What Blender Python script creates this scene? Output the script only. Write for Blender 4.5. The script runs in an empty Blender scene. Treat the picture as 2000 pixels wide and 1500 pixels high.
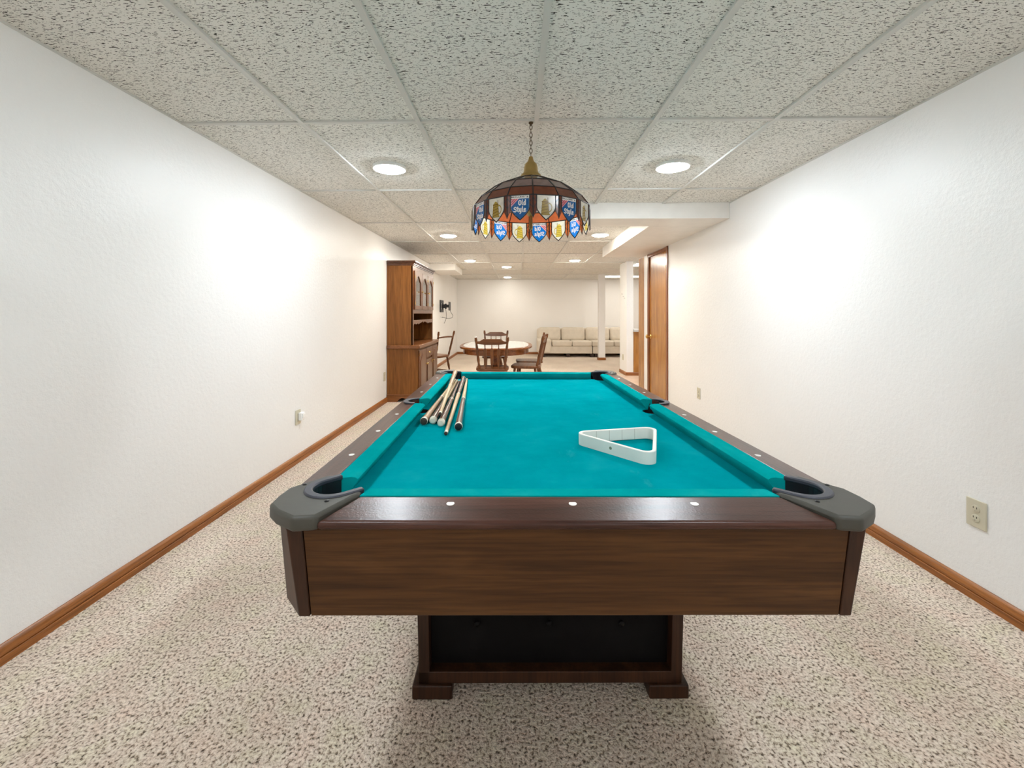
import bpy, bmesh, math, random
from mathutils import Vector, Matrix
random.seed(7)
C = bpy.context.scene.collection
S = bpy.context.scene
PI = math.pi
XL, XR, ZC, YB, YF = -1.756, 1.913, 2.1786, 12.4, -3.2      # room planes: left, right, ceiling, back, behind camera

# ------------------------------------------------------------------ materials
def _nt(name):
    m = bpy.data.materials.new(name); m.use_nodes = True
    nt = m.node_tree; nt.nodes.clear()
    out = nt.nodes.new('ShaderNodeOutputMaterial'); b = nt.nodes.new('ShaderNodeBsdfPrincipled')
    nt.links.new(b.outputs[0], out.inputs[0])
    return m, nt, b
def _c(c): return (c[0], c[1], c[2], 1.0)
def node(nt, t, **kw):
    n = nt.nodes.new(t)
    for k, v in kw.items():
        if k in n.inputs: n.inputs[k].default_value = v
        else: setattr(n, k, v)
    return n
def coords(nt, scale=(1, 1, 1), rot=(0, 0, 0)):
    tc = nt.nodes.new('ShaderNodeTexCoord'); mp = nt.nodes.new('ShaderNodeMapping')
    mp.inputs['Scale'].default_value = scale; mp.inputs['Rotation'].default_value = rot
    nt.links.new(tc.outputs['Object'], mp.inputs[0]); return mp.outputs[0]
def noise(nt, vec, scale, detail=3, rough=.5, dist=0):
    n = node(nt, 'ShaderNodeTexNoise', Scale=scale, Detail=detail, Roughness=rough, Distortion=dist)
    nt.links.new(vec, n.inputs['Vector']); return n.outputs['Fac']
def ramp(nt, fac, stops, interp='LINEAR'):
    r = nt.nodes.new('ShaderNodeValToRGB'); r.color_ramp.interpolation = interp
    e = r.color_ramp.elements
    while len(e) < len(stops): e.new(.5)
    for k, (p, c) in enumerate(stops): e[k].position = p; e[k].color = _c(c)
    nt.links.new(fac, r.inputs[0]); return r.outputs[0]
def mix(nt, a, b, fac, mode='MIX'):
    m = nt.nodes.new('ShaderNodeMix'); m.data_type = 'RGBA'; m.blend_type = mode
    for v, s in ((fac, m.inputs[0]), (a, m.inputs[6]), (b, m.inputs[7])):
        if hasattr(v, 'links') or hasattr(v, 'is_linked'): nt.links.new(v, s)
        elif isinstance(v, (int, float)): s.default_value = v
        else: s.default_value = _c(v)
    return m.outputs[2]
def bump(nt, b, h, strength, dist):
    n = node(nt, 'ShaderNodeBump', Strength=strength, Distance=dist)
    nt.links.new(h, n.inputs['Height']); nt.links.new(n.outputs[0], b.inputs['Normal'])
def plain(name, col, rough=.5, metal=0, spec=.5, var=.08, bscale=0, bstr=.3, bdist=.001, coat=0):
    m, nt, b = _nt(name); v = coords(nt)
    f = noise(nt, v, 9, 3)
    lo = tuple(c * (1 - var) for c in col); hi = tuple(min(1, c * (1 + var)) for c in col)
    nt.links.new(ramp(nt, f, [(.3, lo), (.7, hi)]), b.inputs['Base Color'])
    b.inputs['Roughness'].default_value = rough; b.inputs['Metallic'].default_value = metal
    b.inputs['Specular IOR Level'].default_value = spec; b.inputs['Coat Weight'].default_value = coat
    if bscale: bump(nt, b, noise(nt, v, bscale, 2), bstr, bdist)
    return m
def wood(name, dark, mid, light, axis='x', rough=.35, spec=.5, coarse=1.0, coat=0.0, bs=.12, peel=0):
    m, nt, b = _nt(name)
    lo, hi = 1.3 * coarse, 16 * coarse
    sc = {'x': (lo, hi, hi), 'y': (hi, lo, hi), 'z': (hi, hi, lo)}[axis]
    v = coords(nt, sc)
    f1 = noise(nt, v, 1.0, 4, .55, 1.2)
    col = ramp(nt, f1, [(.28, dark), (.5, mid), (.72, light)])
    sc2 = {'x': (5, 150, 150), 'y': (150, 5, 150), 'z': (150, 150, 5)}[axis]
    f2 = noise(nt, coords(nt, sc2), 1.0, 3, .6)
    col = mix(nt, col, ramp(nt, f2, [(.36, (.36, .32, .28)), (.56, (1, 1, 1))]), .55, 'MULTIPLY')
    nt.links.new(col, b.inputs['Base Color'])
    b.inputs['Roughness'].default_value = rough; b.inputs['Specular IOR Level'].default_value = spec
    b.inputs['Coat Weight'].default_value = coat; b.inputs['Coat Roughness'].default_value = .2
    if peel: bump(nt, b, noise(nt, coords(nt), 190, 2), peel, .0012)
    elif bs: bump(nt, b, f2, bs, .0006)
    return m
def glow(name, col, strength):
    m = bpy.data.materials.new(name); m.use_nodes = True; nt = m.node_tree; nt.nodes.clear()
    o = nt.nodes.new('ShaderNodeOutputMaterial'); e = node(nt, 'ShaderNodeEmission', Strength=strength)
    e.inputs[0].default_value = _c(col); nt.links.new(e.outputs[0], o.inputs[0]); return m
def stained(name, col, tcol, trans=.5, rough=.12):
    m = bpy.data.materials.new(name); m.use_nodes = True; nt = m.node_tree; nt.nodes.clear()
    o = nt.nodes.new('ShaderNodeOutputMaterial')
    d = nt.nodes.new('ShaderNodeBsdfDiffuse'); t = nt.nodes.new('ShaderNodeBsdfTranslucent'); g = node(nt, 'ShaderNodeBsdfGlossy', Roughness=rough)
    f = noise(nt, coords(nt), 40, 3)
    for c, sh in ((col, d), (tcol, t)):
        nt.links.new(ramp(nt, f, [(.3, tuple(q * .85 for q in c)), (.7, tuple(min(1, q * 1.12) for q in c))]), sh.inputs[0])
    mx = node(nt, 'ShaderNodeMixShader', Fac=trans)
    ge = nt.nodes.new('ShaderNodeNewGeometry'); mr = node(nt, 'ShaderNodeMapRange')
    mr.inputs['To Min'].default_value = trans * .5; mr.inputs['To Max'].default_value = min(.9, trans * 1.35)
    nt.links.new(ge.outputs['Backfacing'], mr.inputs['Value']); nt.links.new(mr.outputs[0], mx.inputs[0]); nt.links.new(d.outputs[0], mx.inputs[1]); nt.links.new(t.outputs[0], mx.inputs[2])
    lw = node(nt, 'ShaderNodeLayerWeight', Blend=.5)
    pw = node(nt, 'ShaderNodeMath', operation='POWER'); pw.inputs[1].default_value = 4.0
    ma = node(nt, 'ShaderNodeMath', operation='MULTIPLY_ADD'); ma.inputs[1].default_value = .9; ma.inputs[2].default_value = .035
    nt.links.new(lw.outputs['Facing'], pw.inputs[0]); nt.links.new(pw.outputs[0], ma.inputs[0])
    m2 = nt.nodes.new('ShaderNodeMixShader'); nt.links.new(ma.outputs[0], m2.inputs[0]); nt.links.new(mx.outputs[0], m2.inputs[1]); nt.links.new(g.outputs[0], m2.inputs[2])
    nt.links.new(m2.outputs[0], o.inputs[0]); return m

def wall_paint():
    m, nt, b = _nt('wall paint'); v = coords(nt)
    f = noise(nt, v, 1.2, 3)
    nt.links.new(ramp(nt, f, [(.3, (.815, .81, .80)), (.7, (.85, .845, .835))]), b.inputs['Base Color'])
    b.inputs['Roughness'].default_value = .30; b.inputs['Specular IOR Level'].default_value = .40
    a = noise(nt, v, 42, 5, .68); bump(nt, b, a, .55, .005)
    return m
def tile_mat():
    m, nt, b = _nt('ceiling tile')
    base = (.80, .79, .75)
    w = noise(nt, coords(nt, (70, 70, 70)), 1, 2)
    v1 = coords(nt, (46, 225, 1)); v2 = coords(nt, (54, 210, 1), (0, 0, .4)); v3 = coords(nt, (150, 190, 1))
    f1 = noise(nt, v1, 1, 1.5, .5, .4); f2 = noise(nt, v2, 1, 1.5, .5, .4); f3 = noise(nt, v3, 1, 1)
    d = (.065, .06, .052)
    col = mix(nt, base, ramp(nt, f1, [(.63, (1, 1, 1)), (.66, d)]), 1, 'MULTIPLY')
    col = mix(nt, col, ramp(nt, f2, [(.64, (1, 1, 1)), (.67, d)]), 1, 'MULTIPLY')
    col = mix(nt, col, ramp(nt, f3, [(.66, (1, 1, 1)), (.71, d)]), 1, 'MULTIPLY')
    nt.links.new(col, b.inputs['Base Color'])
    b.inputs['Roughness'].default_value = .95; b.inputs['Specular IOR Level'].default_value = .1
    bump(nt, b, noise(nt, coords(nt), 220, 2), .35, .001)
    return m
def carpet_mat():
    m, nt, b = _nt('carpet pile'); v = coords(nt)
    n1 = noise(nt, v, 105, 2.5, .62, .3)
    col = ramp(nt, n1, [(.325, (.085, .058, .038)), (.40, (.36, .27, .195)), (.475, (.68, .56, .455)), (.64, (.90, .79, .675))])
    n3 = noise(nt, coords(nt, (1, .6, 1), (0, 0, .35)), 2.6, 3)
    col = mix(nt, col, ramp(nt, n3, [(.35, (.88, .86, .84)), (.65, (1.0, 1.0, 1.0))]), 1, 'MULTIPLY')
    n4 = noise(nt, v, 9, 3)
    col = mix(nt, col, ramp(nt, n4, [(.3, (.95, 1.0, .90)), (.5, (1, 1, 1)), (.7, (1.0, .93, .92))]), .9, 'MULTIPLY')
    nt.links.new(col, b.inputs['Base Color'])
    b.inputs['Roughness'].default_value = 1; b.inputs['Specular IOR Level'].default_value = .05
    b.inputs['Sheen Weight'].default_value = .25
    bump(nt, b, n1, .9, .010)
    return m
def felt_mat(name='teal felt', g=1.0):
    m, nt, b = _nt(name); v = coords(nt)
    f = noise(nt, v, 6, 5, .65)
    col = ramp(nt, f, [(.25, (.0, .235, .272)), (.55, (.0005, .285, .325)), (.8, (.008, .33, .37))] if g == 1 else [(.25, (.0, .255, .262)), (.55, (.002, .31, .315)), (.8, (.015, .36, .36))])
    w = noise(nt, coords(nt, (9, 3, 9)), 1.0, 6, .75)
    col = mix(nt, col, (.05, .42, .45), ramp(nt, w, [(.62, (0, 0, 0)), (.80, (.45, .45, .45))]))
    nt.links.new(col, b.inputs['Base Color'])
    b.inputs['Roughness'].default_value = .95; b.inputs['Specular IOR Level'].default_value = 0
    bump(nt, b, noise(nt, v, 500, 2), .25, .0006)
    return m
M = {}
M['wall'] = wall_paint(); M['tile'] = tile_mat(); M['carpet'] = carpet_mat(); M['felt'] = felt_mat(); M['railfelt'] = felt_mat('cushion felt with painted sheen', 2)  # cushions: same cloth as the bed, with its sheen painted lighter into the colour
M['tee'] = plain('painted tee bar', (.62, .615, .585), .45, var=.02)
M['soffit'] = plain('soffit paint', (.80, .775, .735), .45, var=.03, bscale=30, bstr=.15, bdist=.002)
M['base'] = wood('oak baseboard', (.235, .075, .013), (.335, .115, .022), (.41, .15, .033), 'y', .38)
M['basex'] = wood('oak baseboard across', (.235, .075, .013), (.335, .115, .022), (.41, .15, .033), 'x', .38)
M['oak'] = wood('golden oak door', (.29, .105, .017), (.42, .175, .033), (.51, .235, .053), 'z', .26, .5, .8)
M['casing'] = wood('dark oak casing', (.16, .05, .016), (.24, .075, .024), (.30, .10, .035), 'z', .3)
M['walx'] = wood('walnut laminate across', (.042, .016, .004), (.075, .029, .0075), (.115, .047, .013), 'x', .42, .25)
M['waly'] = wood('walnut laminate along', (.035, .014, .007), (.066, .027, .012), (.10, .044, .02), 'y', .32, .4)
M['walz'] = wood('walnut trim upright', (.024, .009, .004), (.045, .016, .0065), (.07, .027, .011), 'z', .42, .3)
M['railx'] = wood('polished walnut rail', (.040, .015, .010), (.070, .027, .018), (.105, .043, .029), 'x', .30, .30, bs=.02, peel=.2)
M['raily'] = wood('polished walnut side rail', (.040, .015, .010), (.070, .027, .018), (.105, .043, .029), 'y', .30, .30, bs=.02, peel=.2)
M['hutch'] = wood('honey maple', (.145, .050, .009), (.215, .080, .015), (.265, .105, .022), 'z', .45, .3, .7)
M['hutchy'] = wood('honey maple along', (.15, .048, .012), (.215, .075, .019), (.27, .10, .028), 'y', .28, .5, .7)
M['hutchx'] = wood('honey maple across', (.15, .048, .012), (.215, .075, .019), (.27, .10, .028), 'x', .3, .5, .7)
M['hutchf'] = wood('reddish maple front', (.10, .032, .010), (.165, .056, .017), (.215, .078, .025), 'z', .28, .5, .7)
M['crown'] = wood('dark stained moulding', (.05, .016, .006), (.085, .029, .010), (.125, .045, .016), 'y', .3, .5)
M['chair'] = wood('dark pine chair', (.09, .028, .007), (.155, .052, .012), (.22, .08, .02), 'z', .3, .5)
M['chairx'] = wood('dark pine chair seat', (.10, .032, .009), (.17, .058, .015), (.24, .09, .024), 'x', .3, .5)
M['tabw'] = wood('table edge wood', (.15, .045, .012), (.26, .085, .022), (.34, .12, .035), 'x', .25, .5)
M['cap'] = plain('olive grey plastic', (.052, .048, .037), .5, var=.1, bscale=60, bstr=.15)
M['liner'] = plain('slate rubber', (.034, .036, .050), .45, var=.08)
M['black'] = plain('black plastic', (.006, .006, .009), .45, var=.1)
M['pearl'] = plain('pearl inlay', (.86, .85, .82), .25, var=.03)
M['vinyl'] = plain('black tufted vinyl', (.0045, .0035, .0035), .6, spec=.12, var=.2, bscale=25, bstr=.4, bdist=.004)
M['screw'] = plain('dark screw', (.03, .03, .03), .4, .6)
M['brass'] = plain('antique brass', (.42, .29, .10), .38, .75, var=.08)
M['gold'] = plain('bright brass', (.75, .50, .18), .25, .9)
M['bronze'] = plain('bronze chain', (.10, .065, .035), .4, .7)
M['steel'] = plain('grey steel', (.35, .35, .36), .35, .8)
M['white'] = plain('white plastic', (.85, .85, .84), .4, var=.02)
M['ivory'] = plain('ivory plastic', (.56, .52, .40), .4, var=.03)
M['slot'] = plain('dark slot', (.04, .03, .02), .6)
M['rack'] = plain('white painted wood', (.80, .79, .73), .45, var=.05, bscale=40, bstr=.2)
M['groove'] = plain('grey groove', (.46, .42, .36), .6)
M['maple'] = wood('pale maple cue', (.50, .33, .16), (.66, .47, .26), (.75, .56, .34), 'z', .3, .4, bs=0)
M['cuered'] = wood('burgundy stained cue butt', (.055, .016, .012), (.10, .03, .022), (.16, .055, .04), 'z', .22, .45, bs=0)
M['cuetan'] = wood('tan cue butt', (.34, .19, .10), (.50, .31, .18), (.60, .40, .25), 'z', .25, .45, bs=0)
M['bone'] = plain('cream collar', (.78, .74, .62), .35, var=.05)
M['leather'] = plain('cue leather tip', (.05, .028, .018), .8)
M['chalk'] = plain('blue chalked tip', (.10, .50, .42), .9)
M['sofa'] = plain('cream upholstery', (.66, .60, .51), .9, spec=.15, var=.05, bscale=120, bstr=.2, bdist=.002)
M['sofadark'] = plain('dark sofa foot', (.03, .012, .008), .5)
M['tabtile'] = plain('white table tile', (.85, .84, .82), .12, var=.02)
M['grout'] = plain('grey grout', (.45, .43, .40), .8)
M['counter'] = plain('grey laminate', (.48, .47, .46), .3)
M['vinylfloor'] = plain('peach vinyl floor', (.62, .44, .32), .4, var=.12)
M['dark'] = plain('dark cabinet interior', (.055, .018, .009), .6, var=.3)
M['glass'] = None
def glass():
    m, nt, b = _nt('cabinet glass')
    b.inputs['Base Color'].default_value = (.9, .92, .92, 1); b.inputs['Roughness'].default_value = .05
    b.inputs['Transmission Weight'].default_value = 1; b.inputs['IOR'].default_value = 1.45; return m
M['glass'] = glass()

# ------------------------------------------------------------------ mesh builder
class MB:
    def __init__(s, T=None): s.v = []; s.f = []; s.m = []; s.T = T
    def _add(s, vs, fs, m=0):
        n = len(s.v)
        s.v += [tuple(s.T @ Vector(p)) if s.T is not None else tuple(p) for p in vs]
        s.f += [tuple(i + n for i in f) for f in fs]; s.m += [m] * len(fs)
        return s
    def box(s, x0, x1, y0, y1, z0, z1, m=0):
        vs = [(x, y, z) for z in (z0, z1) for y in (y0, y1) for x in (x0, x1)]
        return s._add(vs, [(0, 2, 3, 1), (4, 5, 7, 6), (0, 1, 5, 4), (2, 6, 7, 3), (0, 4, 6, 2), (1, 3, 7, 5)], m)
    def hexa(s, lo, hi, m=0):
        n = len(lo); vs = list(lo) + list(hi)
        fs = [tuple(range(n))[::-1], tuple(range(n, 2 * n))] + [(i, (i + 1) % n, n + (i + 1) % n, n + i) for i in range(n)]
        return s._add(vs, fs, m)
    def prism(s, poly, a, b, axis='z', m=0):
        f = {'z': lambda p, h: (p[0], p[1], h), 'y': lambda p, h: (p[0], h, p[1]), 'x': lambda p, h: (h, p[0], p[1])}[axis]
        return s.hexa([f(p, a) for p in poly], [f(p, b) for p in poly], m)
    def tube(s, path, r, n=8, m=0, closed=False, flat=None):
        path = [Vector(p) for p in path]; k = len(path)
        rs = r if isinstance(r, (list, tuple)) else [r] * k
        vs = []; up = None
        for i, p in enumerate(path):
            a = path[(i - 1) % k] if (closed or i) else p; c = path[(i + 1) % k] if (closed or i < k - 1) else p
            t = (c - a)
            if t.length < 1e-9: t = Vector((0, 0, 1))
            t.normalize()
            if up is None: up = Vector((0, 0, 1)) if abs(t.z) < .9 else Vector((1, 0, 0))
            x = t.cross(up)
            if x.length < 1e-6: x = t.orthogonal()
            x.normalize(); y = x.cross(t).normalized(); up = y
            for j in range(n):
                q = 2 * PI * j / n; fx, fy = (1, 1) if flat is None else flat
                vs.append(p + x * (math.cos(q) * rs[i] * fx) + y * (math.sin(q) * rs[i] * fy))
        fs = []
        for i in range(k if closed else k - 1):
            for j in range(n):
                a, b2 = i * n + j, i * n + (j + 1) % n; c, d = ((i + 1) % k) * n + (j + 1) % n, ((i + 1) % k) * n + j
                fs.append((a, b2, c, d))
        if not closed: fs += [tuple(range(n))[::-1], tuple(range((k - 1) * n, k * n))]
        return s._add(vs, fs, m)
    def lathe(s, prof, n=24, m=0, c=(0, 0, 0), cap=True):
        vs = []; fs = []; k = len(prof)
        for (r, z) in prof:
            for j in range(n):
                q = 2 * PI * j / n; vs.append((c[0] + r * math.cos(q), c[1] + r * math.sin(q), c[2] + z))
        for i in range(k - 1):
            for j in range(n): fs.append((i * n + j, i * n + (j + 1) % n, (i + 1) * n + (j + 1) % n, (i + 1) * n + j))
        if cap: fs += [tuple(range(n))[::-1], tuple(range((k - 1) * n, k * n))]
        return s._add(vs, fs, m)
    def build(s, name, mats, parent=None, bevel=0, smooth=40, seg=2, loc=None, recalc=True):
        me = bpy.data.meshes.new(name); me.from_pydata(s.v, [], s.f)
        for k in (mats if isinstance(mats, (list, tuple)) else [mats]): me.materials.append(k)
        me.polygons.foreach_set('material_index', s.m)
        if recalc: bm = bmesh.new(); bm.from_mesh(me); bmesh.ops.recalc_face_normals(bm, faces=bm.faces); bm.to_mesh(me); bm.free()
        if smooth: me.shade_smooth(); me.set_sharp_from_angle(angle=math.radians(smooth))
        o = bpy.data.objects.new(name, me); C.objects.link(o)
        if parent is not None: o.parent = parent
        if loc: o.location = loc
        if bevel:
            b = o.modifiers.new('edge', 'BEVEL'); b.width = bevel; b.segments = seg; b.limit_method = 'ANGLE'; b.angle_limit = math.radians(35)
        return o
def tag(o, label, cat, group=None):
    o['label'] = label; o['category'] = cat
    if group: o['group'] = group
    return o
def thing(name, label, cat, loc=(0, 0, 0), rot=(0, 0, 0), group=None):
    o = bpy.data.objects.new(name, None); C.objects.link(o); o.empty_display_size = .1
    o.location = loc; o.rotation_euler = (0, 0, rot) if isinstance(rot, (int, float)) else tuple(rot)
    return tag(o, label, cat, group)
def struct(o): o['kind'] = 'structure'; return o
def dup(root, loc, rot, label, group=None):
    r = root.copy(); C.objects.link(r); r.location = loc; r.rotation_euler = rot; r['label'] = label
    if group: r['group'] = group
    for ch in list(root.children):
        c = ch.copy(); C.objects.link(c); c.parent = r
        for g in ch.children:
            d = g.copy(); C.objects.link(d); d.parent = c
    return r
def arc(cx, cy, r, a0, a1, n):
    return [(cx + r * math.cos(math.radians(a0 + (a1 - a0) * i / n)), cy + r * math.sin(math.radians(a0 + (a1 - a0) * i / n))) for i in range(n + 1)]

# ------------------------------------------------------------------ room shell
XE = 4.6                                   # far side of the bar area beyond the right wall
T = .12
struct(MB().box(XL - T, XE + T, YF - T, YB + T, -.1, 0).build('floor', M['carpet'], smooth=0))
struct(MB().box(XL - T, XL, YF, YB, 0, 2.3).build('wall_left', M['wall'], smooth=0))
# right wall with the closed door's opening at Y 5.44..6.17
DY0, DY1, DZ = 5.44, 6.165, 2.005
w = MB().box(XR, XR + T, YF, DY0, 0, 2.3).box(XR, XR + T, DY0, DY1, DZ, 2.3).box(XR, XR + T, DY1, 6.405, 0, 2.3)
struct(w.build('wall_right', M['wall'], smooth=0))
struct(MB().box(XL, XE, YB, YB + T, 0, 2.3).build('wall_back', M['wall'], smooth=0))
struct(MB().box(XL, XR + T, YF - T, YF, 0, 2.3).build('wall_front', M['wall'], smooth=0))
struct(MB().box(XE, XE + T, 6.3, YB, 0, 2.3).build('wall_far_right', M['wall'], smooth=0))
struct(MB().box(XR + T, XE, 6.18, 6.30, 0, 2.3).build('wall_bar_side', M['wall'], smooth=0))
struct(MB().box(XR + T, XR + .9, DY0 - .3, DY0 - .2, 0, 2.3).box(XR + .8, XR + .9, DY0 - .2, 6.18, 0, 2.3).build('wall_closet', M['wall'], smooth=0))
# pillar: end of a wall, and the slim white column further back
struct(MB().box(2.10, 2.228, 8.15, 8.68, 0, ZC + .05).build('wall_pillar', M['wall'], smooth=0))
struct(MB().box(2.095, 2.255, 10.86, 11.02, 0, ZC + .05).build('wall_column', M['wall'], smooth=0))
# baseboards
def board(name, pts, side, mat):
    prof = [(0, 0), (.017, 0), (.017, .026), (.0155, .0285), (.011, .0295), (.011, .0325), (.0155, .0335), (.0165, .037), (.0155, .052), (.011, .061), (.004, .066), (0, .066)]
    m = MB()
    (x0, y0), (x1, y1) = pts
    d = Vector((x1 - x0, y1 - y0, 0)); L = d.length; d.normalize(); nrm = Vector((-d.y, d.x, 0)) * side
    lo = [Vector((x0, y0, 0)) + nrm * p + Vector((0, 0, q)) for p, q in prof]; hi = [v + d * L for v in lo]
    m.hexa(lo, hi)
    return struct(m.build(name, mat, smooth=30))
board('baseboard_left', ((XL, YF), (XL, YB)), -1, M['base'])
board('baseboard_right', ((XR, YF), (XR, DY0 - .06)), 1, M['base'])
board('baseboard_right_end', ((XR, DY1 + .06), (XR, 6.405)), 1, M['base'])
board('baseboard_back', ((XL, YB), (XE, YB)), -1, M['basex'])
board('baseboard_pillar', ((2.10, 8.15), (2.10, 8.68)), 1, M['base'])
board('baseboard_pillar_end', ((2.087, 8.15), (2.36, 8.15)), -1, M['basex'])
board('baseboard_column', ((2.083, 10.86), (2.268, 10.86)), -1, M['basex'])
board('baseboard_column_side', ((2.095, 10.847), (2.095, 11.03)), 1, M['base'])
# suspended ceiling: individual lay-in tiles on a tee grid
GX, GY, DX, DYT = .0996, 2.1877, .6096, 1.2192
ce = MB()
ce.box(XL - T, XE + T, YF - T, YB + T, ZC + .012, ZC + .07)
ceiling = struct(ce.build('ceiling', M['tile'], smooth=0))
tg = MB()
for k in (-2, -1, 0, 1, 2, 4, 5, 6, 7):
    x = GX + k * DX; tg.box(x - .012, x + .012, YF, YB, ZC, ZC + .018)
for k in range(-5, 9):
    y = GY + k * DYT; tg.box(XL, XE, y - .012, y + .012, ZC + .002, ZC + .018)
tg.box(XL, XL + .006, YF, YB, ZC + .003, ZC + .018).box(XR - .006, XR, YF, 6.4, ZC + .003, ZC + .018).box(XL, XE, YB - .022, YB, ZC - .001, ZC + .018)
tg.build('tee_grid', M['tee'], ceiling, smooth=0)
# soffits
ZS = 2.047
sf = MB().box(.22, XR, 3.84, 4.18, ZS, ZC + .018).box(1.30, XR, 4.18, 6.46, ZS, ZC + .018)
struct(sf.build('trim_1', M['soffit'], bevel=.004))
struct(MB().box(XL, -1.245, 8.49, 9.62, 2.064, ZC + .018).build('trim_2', M['soffit'], bevel=.004))
struct(MB().box(1.95, 2.9, 6.30, 8.14, -.01, .004).build('trim_3', M['vinylfloor'], smooth=0))
# closed oak door in the right wall
door = struct(MB().box(XR + .008, XR + .043, DY0, DY1, .012, DZ - .002).build('door_1', M['oak'], bevel=.002))
cs = MB()
cs.box(XR - .012, XR + .0, DY0 - .052, DY0 + .004, 0, DZ + .045).box(XR - .012, XR + .0, DY1 - .004, DY1 + .052, 0, DZ + .045).box(XR - .0125, XR, DY0 - .052, DY1 + .052, DZ - .004, DZ + .0355)
cs.box(XR, XR + T, DY0 - .001, DY0 + .003, 0, DZ).box(XR, XR + T, DY1 - .003, DY1 + .001, 0, DZ)
cs.build('casing', M['casing'], door, bevel=.003)
kn = MB(Matrix.Translation((XR, 6.09, .862)) @ Matrix.Rotation(-PI / 2, 4, 'Y'))
kn.lathe([(.032, -.008), (.032, 0), (.026, .006), (.012, .010), (.010, .03), (.022, .036), (.029, .048), (.027, .062), (.015, .070)], 20)
kn.build('knob', M['gold'], door)
for z in (.28, 1.01, 1.76):
    MB().box(XR - .006, XR + .009, DY0 + .004, DY0 + .028, z - .045, z + .045).tube([(XR - .008, DY0 + .006, z - .05), (XR - .008, DY0 + .006, z + .05)], .006).build('hinge', M['gold'], door)
leaf = struct(MB().box(XR + .002, XR + .034, 6.407, 6.70, .01, 2.042).build('door_2', M['oak'], bevel=.002))

# ------------------------------------------------------------------ ceiling lights
WARM0, WARM1 = (.87, .955, 1.02), (.99, .94, .83)
def recessed(x, y, label, strength, col, r=.097):
    t = thing('recessed_light', label, 'ceiling light', (x, y, ZC), 0, 'recessed ceiling lights')
    MB().lathe([(r + .014, .0165), (r + .014, -.004), (r + .010, -.007), (r, -.006), (r - .004, .0)], 40, cap=False).build('trim_ring', M['white'], t)
    MB().lathe([(.001, -.025), (r * .35, -.0235), (r * .65, -.0185), (r * .88, -.011), (r - .003, -.003), (r - .003, .0165), (.001, .0165)], 40, cap=False).build('lens', glow('lens glow %.1f %.1f' % (x, y), col, strength), t)
    return t
E0, E1 = 92.0, 96.0
recessed(-.87, 2.875, 'round recessed light between the hanging lamp and the left wall, nearest visible one', E0, WARM0)
recessed(1.05, 2.875, 'round recessed light between the hanging lamp and the right wall, in front of the soffit', E0, WARM0)
recessed(-.87, .39, 'recessed light overhead on the left, out of view above the camera', E0 * .58, WARM0)
recessed(1.05, .39, 'recessed light overhead on the right, out of view above the camera', E0 * .58, WARM0)
recessed(-.87, -2.0, 'recessed light behind the camera on the left, out of view', E0 * .72, WARM0)
recessed(1.05, -2.0, 'recessed light behind the camera on the right, out of view', E0 * .72, WARM0)
recessed(-.87, 5.36, 'recessed light just behind the lamp shade on its left, before the hutch', E1, WARM1)
recessed(1.045, 5.34, 'recessed light beside the white edge of the right soffit', E1, WARM1)
recessed(-.875, 7.9, 'recessed light nearest the small box soffit on the left wall', E1, WARM1)
recessed(1.075, 7.9, 'recessed light in the far room, in line beyond the right soffit', E1, WARM1)
recessed(-.22, 8.95, 'recessed light over the far room, nearer of the two in one line', E1 * .7, WARM1)
recessed(-.26, 11.5, 'recessed light closest to the back wall', E1 * .55, WARM1)
recessed(3.05, 7.2, 'recessed light over the bar area, hidden by the right wall', E1, WARM0)
def troffer(x0, x1, y0, y1, label, s):
    t = thing('light_panel', label, 'ceiling light', ((x0 + x1) / 2, (y0 + y1) / 2, ZC), 0, 'flat ceiling light panels')
    a, b = (x1 - x0) / 2, (y1 - y0) / 2
    f = MB().box(-a - .02, a + .02, -b - .02, -b, -.006, .0165).box(-a - .02, a + .02, b, b + .02, -.006, .0165).box(-a - .02, -a, -b, b, -.006, .0165).box(a, a + .02, -b, b, -.006, .0165)
    f.build('frame', M['white'], t); MB().box(-a, a, -b, b, -.001, .0165).build('diffuser', glow('panel glow %.1f' % y0, (1, .93, .82), s), t, smooth=0)
troffer(2.36, 2.90, 8.35, 8.85, 'bright ceiling panel glimpsed between the pillar and the oak leaf', 4)
troffer(2.33, 3.50, 11.1, 11.6, 'bright ceiling panel behind the slim white column', 4)

# ------------------------------------------------------------------ pool table
TL = 2.009; HV = TL / 2
TX, TY, YAW, PIT, ROL = .1136, .9576, .0257, -.0069, .0042
troot = thing('pool_table', 'walnut pool table with teal felt and grey corner caps', 'pool table',
              (TX - YAW * HV, TY + HV, PIT * HV), (PIT, ROL, YAW))
PB = -.79
def V(u, v, w): return (u, v - HV, w - PB)
TT = Matrix.Translation((0, -HV, -PB))
def tb(): return MB(TT)
CU, CV = .527, .012          # corner of the playing surface for the pockets
WB = -.046                   # bed level
PCX, PCY = .5355, .0035      # pocket centre
def corner_map(sx, sy):
    return lambda p: (p[0] * sx, p[1] if sy > 0 else TL - p[1])
# bed
poly = []
base_arc = arc(-PCX, PCY, .058, 99, -23, 12)
side_arc = lambda sx: [(sx * (.55 - .055 * math.cos(math.radians(a))), HV + .055 * math.sin(math.radians(a))) for a in range(-84, 85, 12)]
fl = base_arc                                            # front left, from the side to the front
fr = [(-x, y) for x, y in base_arc][::-1]
br = [(-x, TL - y) for x, y in base_arc]; bl = [(x, TL - y) for x, y in base_arc][::-1]
poly = fl + fr + side_arc(1) + br + bl + side_arc(-1)[::-1]
tb().prism(poly, WB - .02, WB).build('bed', M['felt'], troot, smooth=0)
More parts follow.
